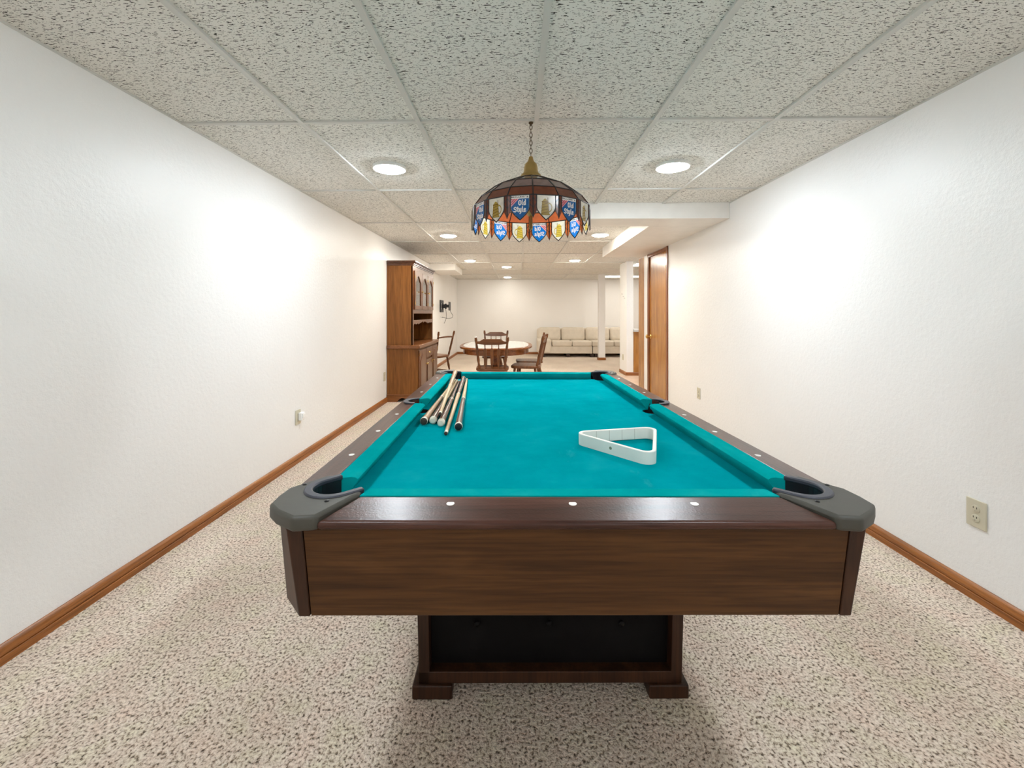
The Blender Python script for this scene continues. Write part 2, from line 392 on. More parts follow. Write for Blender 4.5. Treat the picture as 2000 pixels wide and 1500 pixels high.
# cushions: side ones in two halves, one at each end
def cushion(kind, a, b, s):
    # profile (distance from cloth line towards the table, w)
    prof = [(0, .0), (.034, .0015), (.044, -.0005), (.0495, -.005), (.049, -.010), (.036, -.028), (.024, WB + .001), (0, WB + .001)]
    if kind == 'side':
        W0 = .553; f = lambda d, t, z: (s * (W0 - d), t, z)
    else:
        f = (lambda d, t, z: (t, -.030 + d * .9, z)) if s < 0 else (lambda d, t, z: (t, TL + .030 - d * .9, z))
    m = tb(); n = 10
    rings = []
    for i in range(n + 1):
        ring = []
        for d, z in prof:
            k = d / .056
            a2 = a[0] + (a[1] - a[0]) * k; b2 = b[0] + (b[1] - b[0]) * k
            ring.append(f(d, a2 + (b2 - a2) * i / n, z))
        rings.append(ring)
    k = len(prof); vs = [p for r in rings for p in r]
    fs = [(i * k + j, i * k + (j + 1) % k, (i + 1) * k + (j + 1) % k, (i + 1) * k + j) for i in range(n) for j in range(k)]
    fs += [tuple(range(k))[::-1], tuple(range(n * k, n * k + k))]
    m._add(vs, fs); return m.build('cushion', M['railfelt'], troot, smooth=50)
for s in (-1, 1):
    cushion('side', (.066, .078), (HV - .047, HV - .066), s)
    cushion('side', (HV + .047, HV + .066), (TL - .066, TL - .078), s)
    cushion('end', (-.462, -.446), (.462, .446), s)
# wooden rails
for sy in (-1, 1):
    p = [(-.462, -.030, 0), (.462, -.030, 0), (.514, -.130, -.0095), (-.514, -.130, -.0095)]
    if sy > 0: p = [(x, TL - y, z) for x, y, z in p]
    tb().hexa([(x, y, -.0265) for x, y, z in p], p).build('rail', M['railx'], troot, bevel=.007, seg=4)
for sx in (-1, 1):
    p = [(.631, -.01), (.631, TL + .01), (.606, TL - .02), (.553, TL - .080)]
    p += [(.553, HV + .046)] + [(.553 + .046 * math.cos(math.radians(a)), HV + .046 * math.sin(math.radians(a))) for a in range(80, -81, -16)] + [(.553, HV - .046), (.553, .080), (.606, .02)]
    p = [(sx * x, y) for x, y in p]
    tb().hexa([(x, y, -.0265) for x, y in p], [(x, y, -.0075 * max(0, (abs(x) - .553) / .078)) for x, y in p]).build('rail', M['raily'], troot, bevel=.004, seg=3)
# pearl sights
def sight(u, v, z=-.0027):
    m = tb(); m.lathe([(.0085, -.002), (.0085, .0006)], 20, c=(u, v, z)); m.build('sight', M['pearl'], troot)
for k in (1, 2, 3, 5, 6, 7):
    for sx in (-1, 1): sight(sx * .5815, k * .2512)
for k in (-1, 0, 1):
    sight(k * .2592, -.0625, -.0031); sight(k * .2592, TL + .0625, -.0031)
# corner caps, liners and pockets
def dd(d, p): return (-CU - .7071 * d + .7071 * p, CV - .7071 * d - .7071 * p)    # d outwards along the diagonal, p across
def notch(ri, d0, p0, n=14):
    pts = [dd(-.034, p0)]
    pts += [dd(d0 + ri * math.sin(math.radians(a)), ri * math.cos(math.radians(a))) for a in [180 * i / n for i in range(n + 1)]]
    return pts + [dd(-.034, -p0)]
capo = [(-.462, -.027), (-.472, -.040), (-.512, -.133), (-.556, -.139), (-.602, -.110), (-.632, -.080), (-.636, -.04), (-.634, .004), (-.580, .080), (-.560, .080)]
for sx in (1, -1):
    for sy in (1, -1):
        q = corner_map(sx, sy)
        inner = notch(.052, .006, .053)
        ring = capo + inner[::-1]
        cap = tb().prism([q(p) for p in ring], -.0265, .004).build('corner_cap', M['cap'], troot, bevel=.007, seg=3)
        lin = notch(.046, .006, .047) + notch(.063, .008, .063)[::-1]
        tb().prism([q(p) for p in lin], -.004, .0075).build('pocket_liner', M['liner'], cap, bevel=.003)
        li = notch(.0485, .006, .0495) + notch(.0515, .006, .0525)[::-1]
        tb().prism([q(p) for p in li], -.060, -.003).build('pocket_lining', M['black'], cap, smooth=0)
        for d, p in ((.060, .062), (.060, -.062)):
            u, v = q(dd(d - .01, p)); tb().lathe([(.005, .002), (.005, .0052), (.003, .0062)], 12, c=(u, v, 0)).build('screw', M['screw'], cap)
        # pocket cup
        m = tb(); cx, cy = dd(.006, 0); n = 32; vs = []; fs = []
        for j in range(n):
            a = 2 * PI * j / n; di = math.cos(a - PI / 4)          # >0 towards the table
            top = WB - .002 if di > .15 else -.003
            for r, z in ((.0512, top), (.0512, -.13), (.03, -.15)):
                vs.append((*q((cx + r * math.cos(a), cy + r * math.sin(a))), z))
        for j in range(n):
            a, b = 3 * j, 3 * ((j + 1) % n); fs += [(a, b, b + 1, a + 1), (a + 1, b + 1, b + 2, a + 2)]
        fs.append(tuple(3 * j + 2 for j in range(n)))
        m._add(vs, fs).build('pocket_cup', M['black'], troot)
for sx in (-1, 1):
    outer = [(.553 + .062 * math.cos(math.radians(a)), HV + .066 * math.sin(math.radians(a))) for a in range(-90, 91, 12)]
    inner = [(.553 + .040 * math.cos(math.radians(a)), HV + .044 * math.sin(math.radians(a))) for a in range(90, -91, -12)]
    tb().prism([(sx * x, y) for x, y in outer + inner], -.002, .004).build('pocket_liner', M['liner'], troot, bevel=.0015)
    m = tb(); n = 24; vs = []; fs = []
    for j in range(n):
        a = 2 * PI * j / n; di = math.cos(a)
        top = WB - .002 if di < -.25 else -.004
        r0 = .050
        for r, z in ((r0, top), (r0, -.13), (.03, -.15)): vs.append((sx * (.547 + r * math.cos(a)), HV + r * math.sin(a), z))
    for j in range(n):
        a, b = 3 * j, 3 * ((j + 1) % n); fs += [(a, b, b + 1, a + 1), (a + 1, b + 1, b + 2, a + 2)]
    fs.append(tuple(3 * j + 2 for j in range(n)))
    m._add(vs, fs).build('pocket_cup', M['black'], troot)
# aprons (tapering inwards) and chamfered corner posts
AT, AB = -.026, -.206
for sy in (1, -1):
    f = (lambda v: v) if sy > 0 else (lambda v: TL - v)
    lo = [(-.530, f(-.110), AB), (.530, f(-.110), AB), (.530, f(-.08), AB), (-.530, f(-.08), AB)]
    hi = [(-.5415, f(-.123), AT), (.5415, f(-.123), AT), (.5415, f(-.09), AT), (-.5415, f(-.09), AT)]
    tb().hexa(lo, hi).build('apron', M['walx'], troot, bevel=.0015)
for sx in (1, -1):
    lo = [(sx * .599, -.03, AB), (sx * .599, TL + .03, AB), (sx * .57, TL + .03, AB), (sx * .57, -.03, AB)]
    hi = [(sx * .611, -.03, AT), (sx * .611, TL + .03, AT), (sx * .58, TL + .03, AT), (sx * .58, -.03, AT)]
    tb().hexa(lo, hi).build('apron', M['waly'], troot, bevel=.0015)
    for sy in (1, -1):
        f = (lambda v: v) if sy > 0 else (lambda v: TL - v)
        hp = [(.543, -.125), (.573, -.125), (.617, -.068), (.617, -.03), (.575, -.03), (.543, -.08)]
        lp = [(.5315, -.112), (.553, -.112), (.606, -.056), (.606, -.03), (.560, -.03), (.5315, -.07)]
        tb().hexa([(sx * x, f(y), AB) for x, y in lp], [(sx * x, f(y), AT) for x, y in hp]).build('corner_post', M['walz'], troot, bevel=.002)
tb().box(-.56, .56, -.08, TL + .08, -.175, -.065).build('slate_frame', M['walz'], troot, smooth=0)
# two boxed pedestals with tufted vinyl panels and block feet
for sy in (1, -1):
    def P(u, v, w): return (u, v if sy > 0 else TL - v, w)
    ft = -.79 + .0069 * (.36 if sy > 0 else TL - .36)
    ft = -.788 if sy > 0 else -.780
    b0 = -.746
    m = tb()
    def slab(u0, u1, v0, v1, w0, w1, tp=.013):
        ua = lambda u, w: u * (1 - tp / .41 * ((-.19 - w) / .55))
        m.hexa([P(ua(u0, w0), v0, w0), P(ua(u1, w0), v0, w0), P(ua(u1, w0), v1, w0), P(ua(u0, w0), v1, w0)],
               [P(ua(u0, w1), v0, w1), P(ua(u1, w1), v0, w1), P(ua(u1, w1), v1, w1), P(ua(u0, w1), v1, w1)])
    U = .423
    slab(-U, -U + .036, .36, .70, b0, -.175); slab(U - .036, U, .36, .70, b0, -.175)
    slab(-U, U, .36, .398, b0, b0 + .036); slab(-U, U, .66, .70, b0, -.175); slab(-U, U, .40, .70, b0, b0 + .03)
    m.build('pedestal', M['walz'], troot, bevel=.002)
    # tufted panel: a cushioned sheet dimpled at three buttons
    n, k = 60, 24; vs = []; fs = []; bt = [(-.232, -.592), (.0, -.592), (.232, -.592), (-.116, -.40), (.116, -.40), (-.348, -.40), (.348, -.40)]
    for i in range(n + 1):
        for j in range(k + 1):
            u = -.388 + .776 * i / n; w_ = b0 + .03 + (-.18 - b0 - .03) * j / k
            dep = .010 - sum(.012 * math.exp(-((u - a) ** 2 + (w_ - b) ** 2) / .0016) for a, b in bt)
            vs.append(P(u, .405 - dep, w_))
    fs = [(i * (k + 1) + j, (i + 1) * (k + 1) + j, (i + 1) * (k + 1) + j + 1, i * (k + 1) + j + 1) for i in range(n) for j in range(k)]
    tp_ = tb()._add(vs, fs).build('tufted_panel', M['vinyl'], troot, smooth=60)
    for a, b in bt[:3]:
        c = V(*P(a, .402, b)); mm = MB(Matrix.Translation(c) @ Matrix.Rotation(PI / 2, 4, 'X')); mm.lathe([(.009, -.004), (.009, .003), (.005, .006)], 16); mm.build('button', M['vinyl'], tp_)
    for sx in (-1, 1):
        u0, u1 = (.305, .428)
        p0, p1 = P(0, .35, 0)[1], P(0, .71, 0)[1]
        tb().box(min(sx * u0, sx * u1), max(sx * u0, sx * u1), min(p0, p1), max(p0, p1), ft, b0 + .001).build('foot', M['walz'], troot, bevel=.004)

# ------------------------------------------------------------------ things on the table
PM = Matrix.Translation(troot.location) @ troot.rotation_euler.to_matrix().to_4x4()
def onto(u, v, w): return PM @ Vector(V(u, v, w))
def cue(a, b, label, butt, shaft, endcol, tipcol, joint=True, flipcol=False):
    A, B = onto(a[0], a[1], a[2] - .004), onto(b[0], b[1], b[2] - .004); d = B - A; L = d.length
    t = thing('pool_cue', label, 'pool cue', A, d.to_track_quat('Z', 'Y').to_euler(), 'pool cues lying on the felt')
    r = lambda z: .0145 - (.0145 - .0068) * (z / L) ** .85
    JL = .44 * L
    MB().lathe([(r(z), z) for z in [.022 + (JL - .022) * i / 6 for i in range(7)]], 20).build('butt', butt, t)
    MB().lathe([(r(z), z) for z in [JL + (L - .026 - JL) * i / 6 for i in range(7)]], 20).build('shaft', shaft, t)
    MB().lathe([(.0148, .004), (.0152, .010), (.0152, .020), (.0146, .024)], 20).build('end_cap', endcol[0], t, bevel=.001)
    MB().lathe([(.003, -.002), (.010, -.001), (.0115, .001), (.0145, .0045)], 20).build('bumper', endcol[1], t)
    if joint: MB().lathe([(r(JL) + .0005, JL - .008), (r(JL) + .0006, JL + .008)], 20).build('joint_collar', M['bone'], t)
    MB().lathe([(.0069, L - .027), (.0069, L - .006)], 16).build('ferrule', M['bone'], t)
    MB().lathe([(.0068, L - .0065), (.0066, L - .002), (.003, L)], 16).build('tip', tipcol, t)
cue((-.474, .748, -.0270), (-.487, 1.93, -.0345), 'pool cue nearest the left cushion, white butt ring with a dark hole', M['cuetan'], M['maple'], (M['bone'], M['slot']), M['leather'])
cue((-.439, .762, -.0270), (-.470, 1.90, -.0345), 'burgundy pool cue with plain white butt, second from the left cushion', M['cuered'], M['maple'], (M['bone'], M['bone']), M['leather'])
cue((-.400, .722, -.0270), (-.452, 1.86, -.0345), 'burgundy pool cue with round white butt lying under the reversed cue', M['cuered'], M['cuered'], (M['bone'], M['bone']), M['leather'])
cue((-.486, 1.92, .020), (-.407, .742, .0045), 'pool cue laid on top of the others, thick end on the far left pocket', M['cuetan'], M['maple'], (M['cuetan'], M['cuetan']), M['leather'], False)
cue((-.433, 1.945, -.0270), (-.363, .600, -.0345), 'pale pool cue pointing its slim tip towards the camera', M['cuered'], M['maple'], (M['cuetan'], M['cuered']), M['leather'])
cue((-.324, .664, -.0270), (-.410, 1.95, -.0345), 'burgundy pool cue with black butt inside a white ring, nearest the table middle', M['cuered'], M['maple'], (M['bone'], M['black']), M['chalk'])
# triangle rack
rk = thing('ball_rack', 'white wooden triangle rack lying on the teal felt', 'ball rack', onto(.262, .455, WB), (PIT, ROL, YAW + math.radians(160)))
def tri(R, r, n=8):
    cr = R - r / math.sin(math.radians(30)); pts = []
    for k in range(3):
        a = 120 * k; cx, cy = cr * math.cos(math.radians(a)), cr * math.sin(math.radians(a))
        pts += [(cx + r * math.cos(math.radians(a + t)), cy + r * math.sin(math.radians(a + t))) for t in [-60 + 120 * i / n for i in range(n + 1)]]
    return pts
o_, i_ = tri(.190, .030), tri(.168, .021)
m = MB(); n = len(o_); H = .040
vs = [(x, y, 0) for x, y in o_] + [(x, y, 0) for x, y in i_] + [(x, y, H) for x, y in o_] + [(x, y, H) for x, y in i_]
fs = []
for j in range(n):
    k = (j + 1) % n
    fs += [(j, k, n + k, n + j), (2 * n + j, 2 * n + k, 3 * n + k, 3 * n + j), (j, k, 2 * n + k, 2 * n + j), (n + j, n + k, 3 * n + k, 3 * n + j)]
m._add(vs, fs).build('frame', M['rack'], rk, bevel=.002)
for k in range(3):
    a = math.radians(60 + 120 * k); ap = .170 / 2
    for t in (-.072, -.024, .024, .072):
        cx, cy = ap * math.cos(a), ap * math.sin(a); tx, ty = -math.sin(a), math.cos(a)
        MB().tube([(cx + tx * t, cy + ty * t, .002), (cx + tx * t, cy + ty * t, H - .002)], .0013, 6).build('divider_groove', M['groove'], rk)
a = math.radians(-60 + 0); 
MB(Matrix.Rotation(math.radians(60), 4, 'Z') @ Matrix.Translation((.0952, .005, .022)) @ Matrix.Rotation(PI / 2, 4, 'Y')).lathe([(.005, -.002), (.005, .0004)], 12).build('stain_mark', plain('green stain', (.18, .22, .15), .7), rk)

# ------------------------------------------------------------------ hanging lamp
LX, LY = .072, 2.19
lamp = thing('pendant_lamp', 'stained glass style beer lamp hanging on a chain over the table', 'pendant lamp', (LX, LY, ZC))
SM = {}
SM['cream'] = stained('cream acrylic', (.66, .62, .54), (.95, .90, .76))
SM['white'] = stained('white acrylic', (.74, .73, .72), (.95, .93, .92))
SM['lead'] = plain('dark came', (.014, .010, .010), .5)
SM['blue'] = stained('blue acrylic', (.008, .075, .22), (.01, .26, .85))
SM['red'] = stained('red acrylic', (.45, .03, .05), (.95, .16, .18))
SM['pink'] = stained('pink acrylic', (.60, .28, .34), (.95, .60, .62))
SM['gold'] = stained('gold acrylic', (.26, .165, .035), (.85, .66, .10))
SM['golddark'] = stained('dark gold acrylic', (.10, .05, .01), (.45, .28, .03))
SM['amber'] = stained('amber acrylic', (.055, .020, .022), (.62, .17, .05))
SM['amberdeep'] = stained('deep amber band', (.070, .018, .012), (.72, .17, .05), .42)
SM['mauve'] = stained('mauve band', (.15, .085, .085), (.50, .34, .28), .42)
SM['mauvelight'] = stained('pale mauve band', (.22, .15, .15), (.62, .48, .42), .42)
GLY = {
 'O': (.80, [(.15, .2, .15, .8), (.15, .8, .4, 1), (.4, 1, .65, .8), (.65, .8, .65, .2), (.65, .2, .4, 0), (.4, 0, .15, .2)]),
 'l': (.40, [(.18, 1.05, .18, .1), (.18, .1, .32, 0)]),
 'd': (.68, [(.5, 1.05, .5, .05), (.5, .62, .3, .68), (.3, .68, .14, .5), (.14, .5, .14, .16), (.14, .16, .3, 0), (.3, 0, .5, .12)]),
 'S': (.82, [(.72, .82, .42, 1), (.42, 1, .12, .8), (.12, .8, .22, .6), (.22, .6, .6, .42), (.6, .42, .68, .2), (.68, .2, .4, 0), (.4, 0, .06, .14)]),
 't': (.46, [(.2, .98, .2, .12), (.2, .12, .4, 0), (.02, .68, .42, .68)]),
 'y': (.68, [(.14, .68, .14, .2), (.14, .2, .3, .02), (.3, .02, .5, .14), (.5, .7, .5, -.12), (.5, -.12, .24, -.38)]),
 'e': (.62, [(.14, .5, .14, .15), (.14, .15, .3, 0), (.3, 0, .54, .14), (.14, .5, .3, .68), (.3, .68, .5, .52), (.5, .52, .16, .32)]),
}
PIX = {'H': '101101111101101', 'E': '111100110100111', 'I': '111010010010111', 'L': '100100100100111', 'M': '101111111101101', 'A': '010101111101101', 'N': '110101101101101', "'": '010010000000000', 'S': '111100111001111'}
def segs(text, s0, t0, hgt):
    out = []; x = s0
    for ch in text:
        w, sg = GLY[ch]
        for a, b, c, d in sg: out.append((x + a * hgt * .9, t0 + b * hgt, x + c * hgt * .9, t0 + d * hgt))
        x += w * hgt * .9
    return out
OLD = segs('Old', -.0085, -.0455, .0215); STY = segs('Style', -.0300, -.0755, .0215)
def near(sg, s, t, r):
    for a, b, c, d in sg:
        if min(a, c) - r > s or max(a, c) + r < s or min(b, d) - r > t or max(b, d) + r < t: continue
        vx, vy = c - a, d - b; q = max(0, min(1, ((s - a) * vx + (t - b) * vy) / (vx * vx + vy * vy + 1e-12)))
        if (s - a - q * vx) ** 2 + (t - b - q * vy) ** 2 < r * r: return True
    return False
HW, SH = .0595, .114
def half(t):
    if t > -.058: return .0435
    k = (-.058 - t) / (.112 - .058)
    return .0435 * max(0, 1 - k ** 1.55) if k < 1 else -1
def art_old(s, t, hw):
    if abs(s) > hw - .0035 and t < -.016: return 'white'
    if t > -.016:
        x = s + .0375
        if -.0125 < t < -.0045:
            col = int(x / .0019); row = int((-.0045 - t) / .0016)
            ci, cc = divmod(col, 4)
            if 0 <= ci < 10 and cc < 3 and row < 5 and PIX["HEILEMAN'S"[ci]][row * 3 + cc] == '1': return 'lead'
        return 'white'
    if near(OLD, s, t, .0023) or near(STY, s, t, .0023): return 'white'
    dg = (s + .0435) + (-t - .016)
    if dg < .040: return 'red' if int(dg / .0055) % 2 else 'pink'
    return 'blue'
def art_stein(s, t, hw):
    s -= -.004
    # handle
    e = ((s - .019) / .0135) ** 2 + ((t + .056) / .021) ** 2
    if .52 < e < 1.0 and s > .013: return 'golddark' if e < .62 else 'gold'
    if -.086 < t < -.034:
        w = .0145 + (-.034 - t) * .085
        if abs(s) < w:
            if abs(s) > w - .0016: return 'golddark'
            return 'golddark' if ((-t * 1000 + s * 260) % 13) < 2.6 else 'gold'
    if -.091 < t <= -.086 and abs(s) < .0215: return 'golddark' if t < -.0895 else 'gold'
    if -.034 <= t < -.030 and abs(s) < .0165: return 'golddark'
    if -.030 <= t < -.017 and abs(s) < .0145 * (t + .015) / -.015 + .0005: return 'gold'
    if -.030 <= t < -.012 and abs(s - .012) < .0016: return 'golddark'
    return 'cream'
PNAMES = ['cream', 'white', 'lead', 'blue', 'red', 'pink', 'gold', 'golddark', 'amber']
def panel_mesh(kind):
    NS, NT = 124, 118; mb = MB(); ds, dt = 2 * HW / NS, SH / NT; idx = {}
    def vid(i, j):
        if (i, j) not in idx: idx[(i, j)] = len(mb.v); mb.v.append((-HW + i * ds, 0, -j * dt))
        return idx[(i, j)]
    for i in range(NS):
        for j in range(NT):
            s, t = -HW + (i + .5) * ds, -(j + .5) * dt; a = abs(s); hw = half(t)
            div_low = -.104 + (HW - a) * 2.0
            if a <= hw:
                c = 'lead' if (a > hw - .0027 or t > -.0024 or half(t - .0032) < a) else (art_old if kind else art_stein)(s, t, hw)
            elif t > div_low or a > HW - .0016 and t > -.104:
                if a > HW - .0022 or t > -.0024 or t < div_low + .004: c = 'lead'
                else:
                    k1 = abs((t + .012) + (HW - a) * 1.3); k2 = abs((t + .060) - (HW - a) * 1.3)
                    c = 'lead' if (k1 < .0022 or k2 < .0022) else 'amber'
            else: continue
            mb.f.append((vid(i, j), vid(i, j + 1), vid(i + 1, j + 1), vid(i + 1, j))); mb.m.append(PNAMES.index(c))
    return mb
proto_panel = {}
RS = .305; RAP = RS * math.cos(PI / 16)
ZSK = 1.722 - ZC
for k in range(16):
    a = math.radians(11.25 + 22.5 * k); kind = k % 2
    if kind not in proto_panel:
        o = panel_mesh(kind).build('shade_panel', [SM[x] for x in PNAMES], lamp, smooth=0, recalc=False); proto_panel[kind] = o
    else:
        o = proto_panel[kind].copy(); C.objects.link(o); o.parent = lamp
    o.location = (RAP * math.sin(a), -RAP * math.cos(a), ZSK); o.rotation_euler = (0, 0, a)
    o['label'] = 'panel with blue shield and white lettering' if kind else 'panel with gold stein'
# dome of three faceted bands
rings = [(.088, 1.876), (.196, 1.827), (.266, 1.772), (.3035, 1.722)]
def rv(r, k, z):
    a = math.radians(22.5 * k); return (r * math.sin(a), -r * math.cos(a), z - ZC)
m = MB()
for i in range(3):
    for k in range(16):
        (r0, z0), (r1, z1) = rings[i], rings[i + 1]
        m._add([rv(r0, k, z0), rv(r0, k + 1, z0), rv(r1, k + 1, z1), rv(r1, k, z1)], [(3, 2, 1, 0)], i)
m.build('dome', [SM['mauvelight'], SM['mauve'], SM['amberdeep']], lamp, smooth=0, recalc=False)
cm = MB()
for k in range(16):
    cm.tube([rv(r + .0005, k, z) for r, z in rings] + [rv(RS, k, 1.622)], .0028, 6)
for r, z in rings: cm.tube([rv(r + .0005, k, z) for k in range(16)], .0028, 6, closed=True)
for k in range(16):     # scalloped lower edge
    a = math.radians(11.25 + 22.5 * k); cx, cy = RAP * math.sin(a), -RAP * math.cos(a); tx, ty = math.cos(a), math.sin(a)
    pts = []
    for j in range(-10, 11):
        t = -.058 - (.112 - .058) * math.sqrt(max(0, 1 - abs(j / 10) ** 2)) if abs(j) < 10 else -.062
    prof = [(-.0435, 0), (-.0435, -.058)] + [(-.0435 * (1 - q ** 1.55), -.058 - .054 * q) for q in (.2, .4, .6, .8, .92)] + [(0, -.113)]
    prof = prof + [(-s, t) for s, t in prof[:-1][::-1]]
    cm.tube([(cx + tx * s, cy + ty * s, ZSK + t) for s, t in prof], .0024, 6)
cm.build('came', SM['lead'], lamp)
MB().lathe([(.002, 2.001 - ZC), (.010, 2.0 - ZC), (.013, 1.985 - ZC), (.020, 1.972 - ZC), (.031, 1.962 - ZC), (.035, 1.945 - ZC), (.037, 1.925 - ZC), (.042, 1.913 - ZC), (.052, 1.905 - ZC), (.056, 1.894 - ZC), (.090, 1.876 - ZC)], 32, cap=False).build('canopy_cap', M['brass'], lamp)
MB().tube([(0, 0, 1.90 - ZC), (0, 0, 1.70 - ZC)], .006).lathe([(.02, 1.78 - ZC), (.02, 1.70 - ZC), (.016, 1.695 - ZC)], 16).lathe([(.008, 1.70 - ZC), (.010, 1.63 - ZC), (.003, 1.622 - ZC)], 12).build('socket', M['brass'], lamp)
MB().lathe([(.012, -.001), (.012, -.006), (.004, -.012)], 16).tube([(0, 0, -.010), (0, 0, -.02)], .003).build('ceiling_hook', M['bronze'], lamp)
zz = -.012; k = 0
while zz > 2.003 - ZC + .004:
    pts = []
    for i in range(16):
        q = 2 * PI * i / 16; x = .0075 * math.cos(q); z = .0125 * math.sin(q) + (.0 if abs(math.sin(q)) < .3 else 0)
        pts.append((x, 0, z - .0125) if k % 2 == 0 else (0, x, z - .0125))
    MB().tube([(p[0], p[1], p[2] + zz) for p in pts], .0017, 6, closed=True).build('chain_link', M['bronze'], lamp)
    zz -= .0205; k += 1

# ------------------------------------------------------------------ hutch against the left wall
HY0, HY1 = 5.67, 7.02
hx0 = XL + .006
hut = thing('china_hutch', 'tall honey wood china hutch with glass doors against the left wall', 'hutch', (0, 0, 0))
bx1, ux1 = -1.335, -1.402
MB().box(hx0, bx1, HY0, HY0 + .022, .10, .712).box(hx0, bx1, HY1 - .022, HY1, .10, .712).box(hx0, hx0 + .012, HY0 + .02, HY1 - .02, .10, .712).box(hx0, bx1 - .02, HY0 + .02, HY1 - .02, .10, .13).box(bx1 - .022, bx1, HY0 + .02, HY1 - .02, .10, .712).build('base_case', M['hutch'], hut, bevel=.002)
def plinth(y):
    L = bx1 + .012 - hx0; c = L * .5
    pts = [(hx0, 0), (hx0 + c - .07, 0)] + [(hx0 + c - .07 + .14 * i / 10, .055 * math.sin(PI * i / 10) ** .6) for i in range(1, 10)] + [(hx0 + c + .07, 0), (bx1 + .012, 0), (bx1 + .012, .085), (hx0, .085)]
    return pts
pl = MB().prism(plinth(0), HY0 - .012, HY0 + .01, 'y').prism(plinth(0), HY1 - .01, HY1 + .012, 'y').box(bx1 - .01, bx1 + .012, HY0, HY1, .03, .085)
pl.build('plinth', M['hutchx'], hut, bevel=.002)
MB().box(hx0, bx1 + .016, HY0 - .016, HY1 + .016, .085, .102).build('plinth_moulding', M['hutchx'], hut, bevel=.006)
MB().box(hx0, bx1 + .032, HY0 - .022, HY1 + .022, .715, .765).build('counter_top', M['hutchy'], hut, bevel=.010, seg=3)
# lower doors and drawer
WD = (HY1 - HY0 - .06) / 3
def raised_arch(y0, y1, z0, z1, rise):
    pts = [(y0, z0), (y1, z0), (y1, z1 - rise)] + [(y1 - (y1 - y0) * i / 12, z1 - rise + rise * math.sin(PI * i / 12) ** 1.6) for i in range(1, 12)] + [(y0, z1 - rise)]
    return pts
for i in range(3):
    a = HY0 + .03 + i * WD + .008; b = a + WD - .016
    top = .69 if i != 1 else .52
    d = MB().box(bx1, bx1 + .018, a, b, .125, top).build('door', M['hutchf'], hut, bevel=.004)
    MB().prism(raised_arch(a + .055, b - .055, .18, top - .05, .09 if i != 1 else .03), bx1 + .016, bx1 + .026, 'x').build('raised_panel', M['hutchf'], d, bevel=.006)
    ky = b - .03 if i == 0 else a + .03
    MB(Matrix.Translation((bx1 + .018, ky, .47 if i != 1 else .46)) @ Matrix.Rotation(PI / 2, 4, 'Y')).lathe([(.006, 0), (.006, .012), (.013, .018), (.009, .026)], 14).build('knob', M['gold'], d)
    for z in (.18, top - .06):
        MB().tube([(bx1 + .02, (a if i == 0 else b), z - .02), (bx1 + .02, (a if i == 0 else b), z + .02)], .005).build('hinge', M['gold'], d)
    if i == 1:
        dr = MB().box(bx1, bx1 + .018, a, b, .545, .69).build('drawer', M['hutchf'], hut, bevel=.004)
        yc = (a + b) / 2
        MB().tube([(bx1 + .018, yc - .04, .625), (bx1 + .034, yc - .035, .615), (bx1 + .038, yc, .605), (bx1 + .034, yc + .035, .615), (bx1 + .018, yc + .04, .625)], .005).build('handle', M['gold'], dr)
# upper case
MB().box(hx0, ux1, HY0, HY0 + .022, .765, 1.84).box(hx0, ux1, HY1 - .022, HY1, .765, 1.84).box(hx0, ux1, HY0 + .02, HY1 - .02, 1.80, 1.84).build('upper_case', M['hutch'], hut, bevel=.002)
MB().box(hx0, hx0 + .01, HY0 + .02, HY1 - .02, .765, 1.82).build('back_panel', M['hutchy'], hut)
MB().box(hx0 + .01, ux1 - .02, HY0 + .02, HY1 - .02, 1.20, 1.225).box(hx0 + .01, ux1 - .03, HY0 + .02, HY1 - .02, 1.065, 1.08).box(hx0 + .01, ux1 - .06, HY0 + .02, HY1 - .02, 1.50, 1.512).build('shelf', M['hutchy'], hut)
ff = MB().box(ux1 - .02, ux1 + .002, HY0, HY0 + .05, .765, 1.84).box(ux1 - .02, ux1 + .002, HY1 - .05, HY1, .765, 1.84).box(ux1 - .02, ux1 + .002, HY0 + .05, HY1 - .05, 1.19, 1.25).box(ux1 - .02, ux1 + .002, HY0 + .05, HY1 - .05, 1.77, 1.84)
ff.build('face_frame', M['hutchf'], hut, bevel=.002)
va = [(HY0 + .05, 1.10), (HY0 + .05, 1.03)]
n = 36; y0_, y1_ = HY0 + .05, HY1 - .05
va += [(y0_ + (y1_ - y0_) * i / n, 1.035 + .018 * abs(math.sin(i * PI / 4.5)) + (.02 if 12 < i < 24 else 0)) for i in range(1, n)]
va += [(y1_, 1.03), (y1_, 1.10)]
MB().prism(va, ux1 - .016, ux1 + .001, 'x').build('valance', M['hutchf'], hut)
